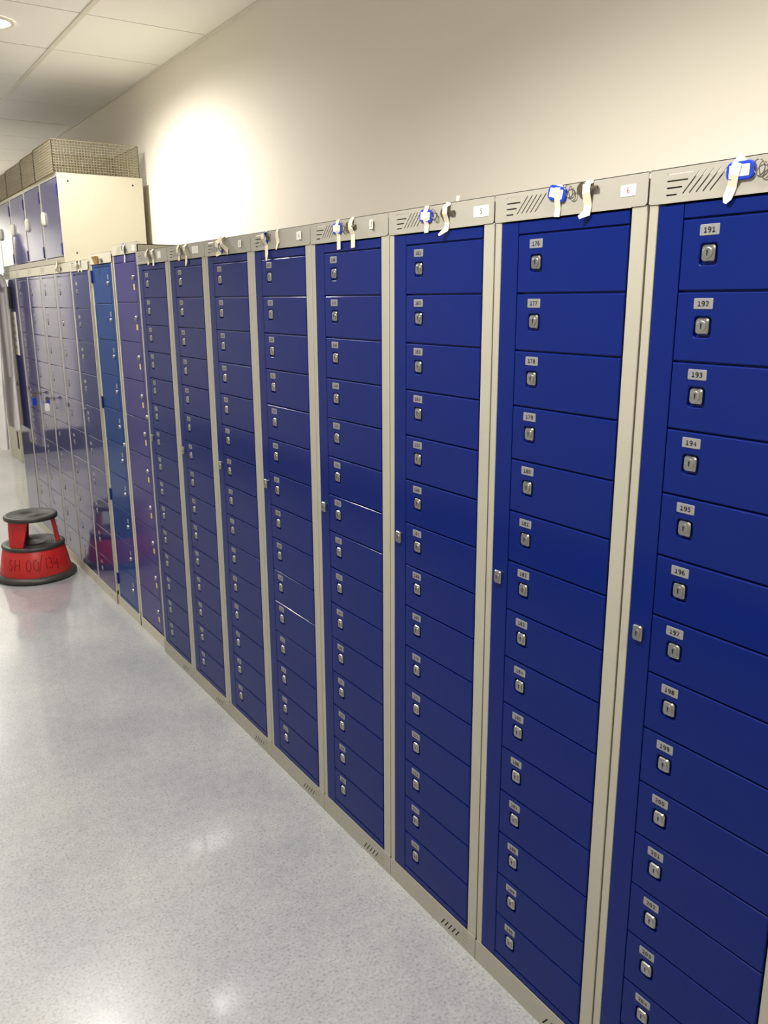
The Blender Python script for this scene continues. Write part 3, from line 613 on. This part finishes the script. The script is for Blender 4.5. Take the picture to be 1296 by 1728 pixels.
leg(ca-R(60), ca-R(24), ca-R(76), ca-R(10)); leg(ca+R(74), ca+R(100), ca+R(80), ca+R(112)); leg(ca+R(190), ca+R(235), ca+R(185), ca+R(240))
# handwriting on the skirt: strokes in (u, v) units, u along the skirt, v up
def stroke(mb, pts, u0, v0, su, sv):
    P3 = []
    for u, v in pts:
        a = ca+(u0+u*su); z = 0.062+(v0+v*sv); r = 0.203-(z-0.036)*0.031/0.154+0.0006; P3.append((r*math.cos(a), r*math.sin(a), z))
    mb.tube(P3, 0.0019, 5)
def arc(cx, cy, rx, ry, a0, a1, n=12): return [(cx+rx*math.cos(R(a0+(a1-a0)*i/n)), cy+ry*math.sin(R(a0+(a1-a0)*i/n))) for i in range(n+1)]
mb = MB(); S = {'S': [arc(.5, .75, .35, .25, 30, 270)+arc(.5, .25, .4, .25, 90, -150)], 'H': [[(.1, 1.05), (.05, -.05)], [(.85, 1.05), (.9, -.0)], [(.05, .5), (.9, .55)]],
   '0': [arc(.5, .45, .42, .5, 60, 400, 18)], '/': [[(.9, 1.4), (.0, -.25)]], '1': [[(.5, 1.0), (.45, 0)]], '3': [arc(.4, .75, .35, .25, 140, -90)+arc(.4, .27, .4, .27, 90, -140)],
   '4': [[(.3, 1.1), (.1, .35), (.95, .35)], [(.75, .75), (.7, -.2)]]}
word = [('S', -0.86, .13), ('H', -0.66, .20), ('0', -0.30, .17), ('0', -0.08, .17), ('/', .07, .16), ('1', .26, .10), ('3', .37, .15), ('4', .53, .18)]
for ch, u, wd in word:
    for st in S[ch]: stroke(mb, st, u, 0.020, wd, 0.062)
ob('handwriting', mb.mesh('handwriting', [M_MARKER]), t)

# ------------------------------------------------------------------ lab coats
def coat_body(rows, m, fold, nm='body', n=48, seed=1):
    """rows: (z, y_near, y_far, x_mid, half_thickness)"""
    rnd = random.Random(seed); ph = [rnd.uniform(0, 6.28) for _ in range(4)]; mb = MB(); L = []
    for k, (z, ya, yb, xm, th) in enumerate(rows):
        l = []
        q = k/(len(rows)-1)
        for i in range(n):
            a = 2*math.pi*i/n; c = math.cos(a); s = math.sin(a)
            yy = (ya+yb)/2-(yb-ya)/2*(abs(c)**0.8)*(1 if c > 0 else -1)
            f = fold*(0.3+q)*(math.sin(yy*38+ph[0])+0.6*math.sin(yy*71+ph[1]+q*2))
            l.append((xm+(abs(s)**0.8)*(-1 if s > 0 else 1)*th+f*(1 if abs(s) > 0.2 else 0.3), yy, z+0.004*math.sin(yy*30+ph[2])))
        L.append(l)
    mb.loops(L, True, True, 0, True); return mb
def interp(rows, n):
    out = []
    for i in range(n):
        q = i/(n-1)*(len(rows)-1); k = min(int(q), len(rows)-2); f = q-k; out.append(tuple(a+(b-a)*f for a, b in zip(rows[k], rows[k+1])))
    return out
def make_coat(label, rows, m, fold, seed, hook, buttons, collar_pts, sleeve_pts):
    t = thing('lab_coat', label, 'coat', hook, 'lab coats at the far end')
    h = Vector(hook)
    o = ob('body', coat_body(interp(rows, 26), m, fold, seed=seed).mesh('body', [m]), t); o.location = -h
    mb = MB(); mb.tube(collar_pts, [0.010]+[0.020]*(len(collar_pts)-2)+[0.010], 10); o = ob('collar', mb.mesh('collar', [m]), t); o.location = -h
    for sp in sleeve_pts:
        mb = MB(); mb.tube(sp, [0.045, 0.042, 0.038, 0.034, 0.03], 12); o = ob('sleeve', mb.mesh('sleeve', [m]), t); o.location = -h
        # flatten sleeve towards the body
        for v in o.data.vertices: v.co.x = sp[0][0]+(v.co.x-sp[0][0])*0.45
    if buttons:
        for (x, y, z) in buttons:
            mb = MB(); n = 10; mb.loops([[(x, y+0.007*math.cos(2*math.pi*i/n), z+0.007*math.sin(2*math.pi*i/n)) for i in range(n)], [(x-0.004, y+0.006*math.cos(2*math.pi*i/n), z+0.006*math.sin(2*math.pi*i/n)) for i in range(n)]], False, True)
            o = ob('button', mb.mesh('button', [M_BUTTON]), t); o.location = -h
# coat close to the last locker, shade put into its greyer cotton
make_coat('white lab coat with shade in its colour hanging close against the last locker', [(1.755, 5.50, 5.60, -0.030, 0.012), (1.70, 5.44, 5.72, -0.040, 0.022), (1.40, 5.455, 5.80, -0.040, 0.020), (1.05, 5.46, 5.84, -0.043, 0.020), (0.705, 5.46, 5.86, -0.044, 0.021)],
    M_COATSHADE, 0.003, 3, (-0.02, 5.55, 1.76), None, [(-0.05, 5.44, 1.69), (-0.055, 5.49, 1.745), (-0.045, 5.55, 1.765), (-0.05, 5.61, 1.745)], [[(-0.058, 5.50, 1.66), (-0.058, 5.51, 1.5), (-0.058, 5.52, 1.35), (-0.058, 5.52, 1.2), (-0.058, 5.53, 1.08)]])
make_coat('bright white lab coat with small buttons hanging in front, at the left edge', [(2.03, 5.50, 5.62, -0.100, 0.012), (1.93, 5.38, 5.80, -0.112, 0.020), (1.55, 5.36, 5.88, -0.122, 0.024), (1.15, 5.43, 5.95, -0.126, 0.024), (0.55, 5.56, 6.02, -0.128, 0.026)],
    M_COATW, 0.0025, 5, (-0.03, 5.59, 2.045), [(-0.150-0.002*i, 5.70+0.02*i, 1.40-0.15*i) for i in range(5)], [(-0.11, 5.46, 1.99), (-0.11, 5.51, 2.03), (-0.10, 5.57, 2.045), (-0.11, 5.62, 2.03)], [[(-0.145, 5.46, 1.86), (-0.145, 5.45, 1.65), (-0.145, 5.46, 1.5), (-0.145, 5.47, 1.35), (-0.145, 5.49, 1.22)]])
# coat hooks
for hk, lb in (((-0.012, 5.55, 1.775), 'small metal hook on the last locker header holding the shaded coat'),):
    mb = MB(); mb.tube([(0.010, 0, 0.01), (-0.004, 0, 0.008), (-0.014, 0, -0.004), (-0.020, 0, -0.014), (-0.030, 0, -0.012), (-0.034, 0, 0.002)], 0.003, 8); tag(ob('coat_hook', mb.mesh('coat_hook', [M_STEEL]), None, hk), lb, 'hook')
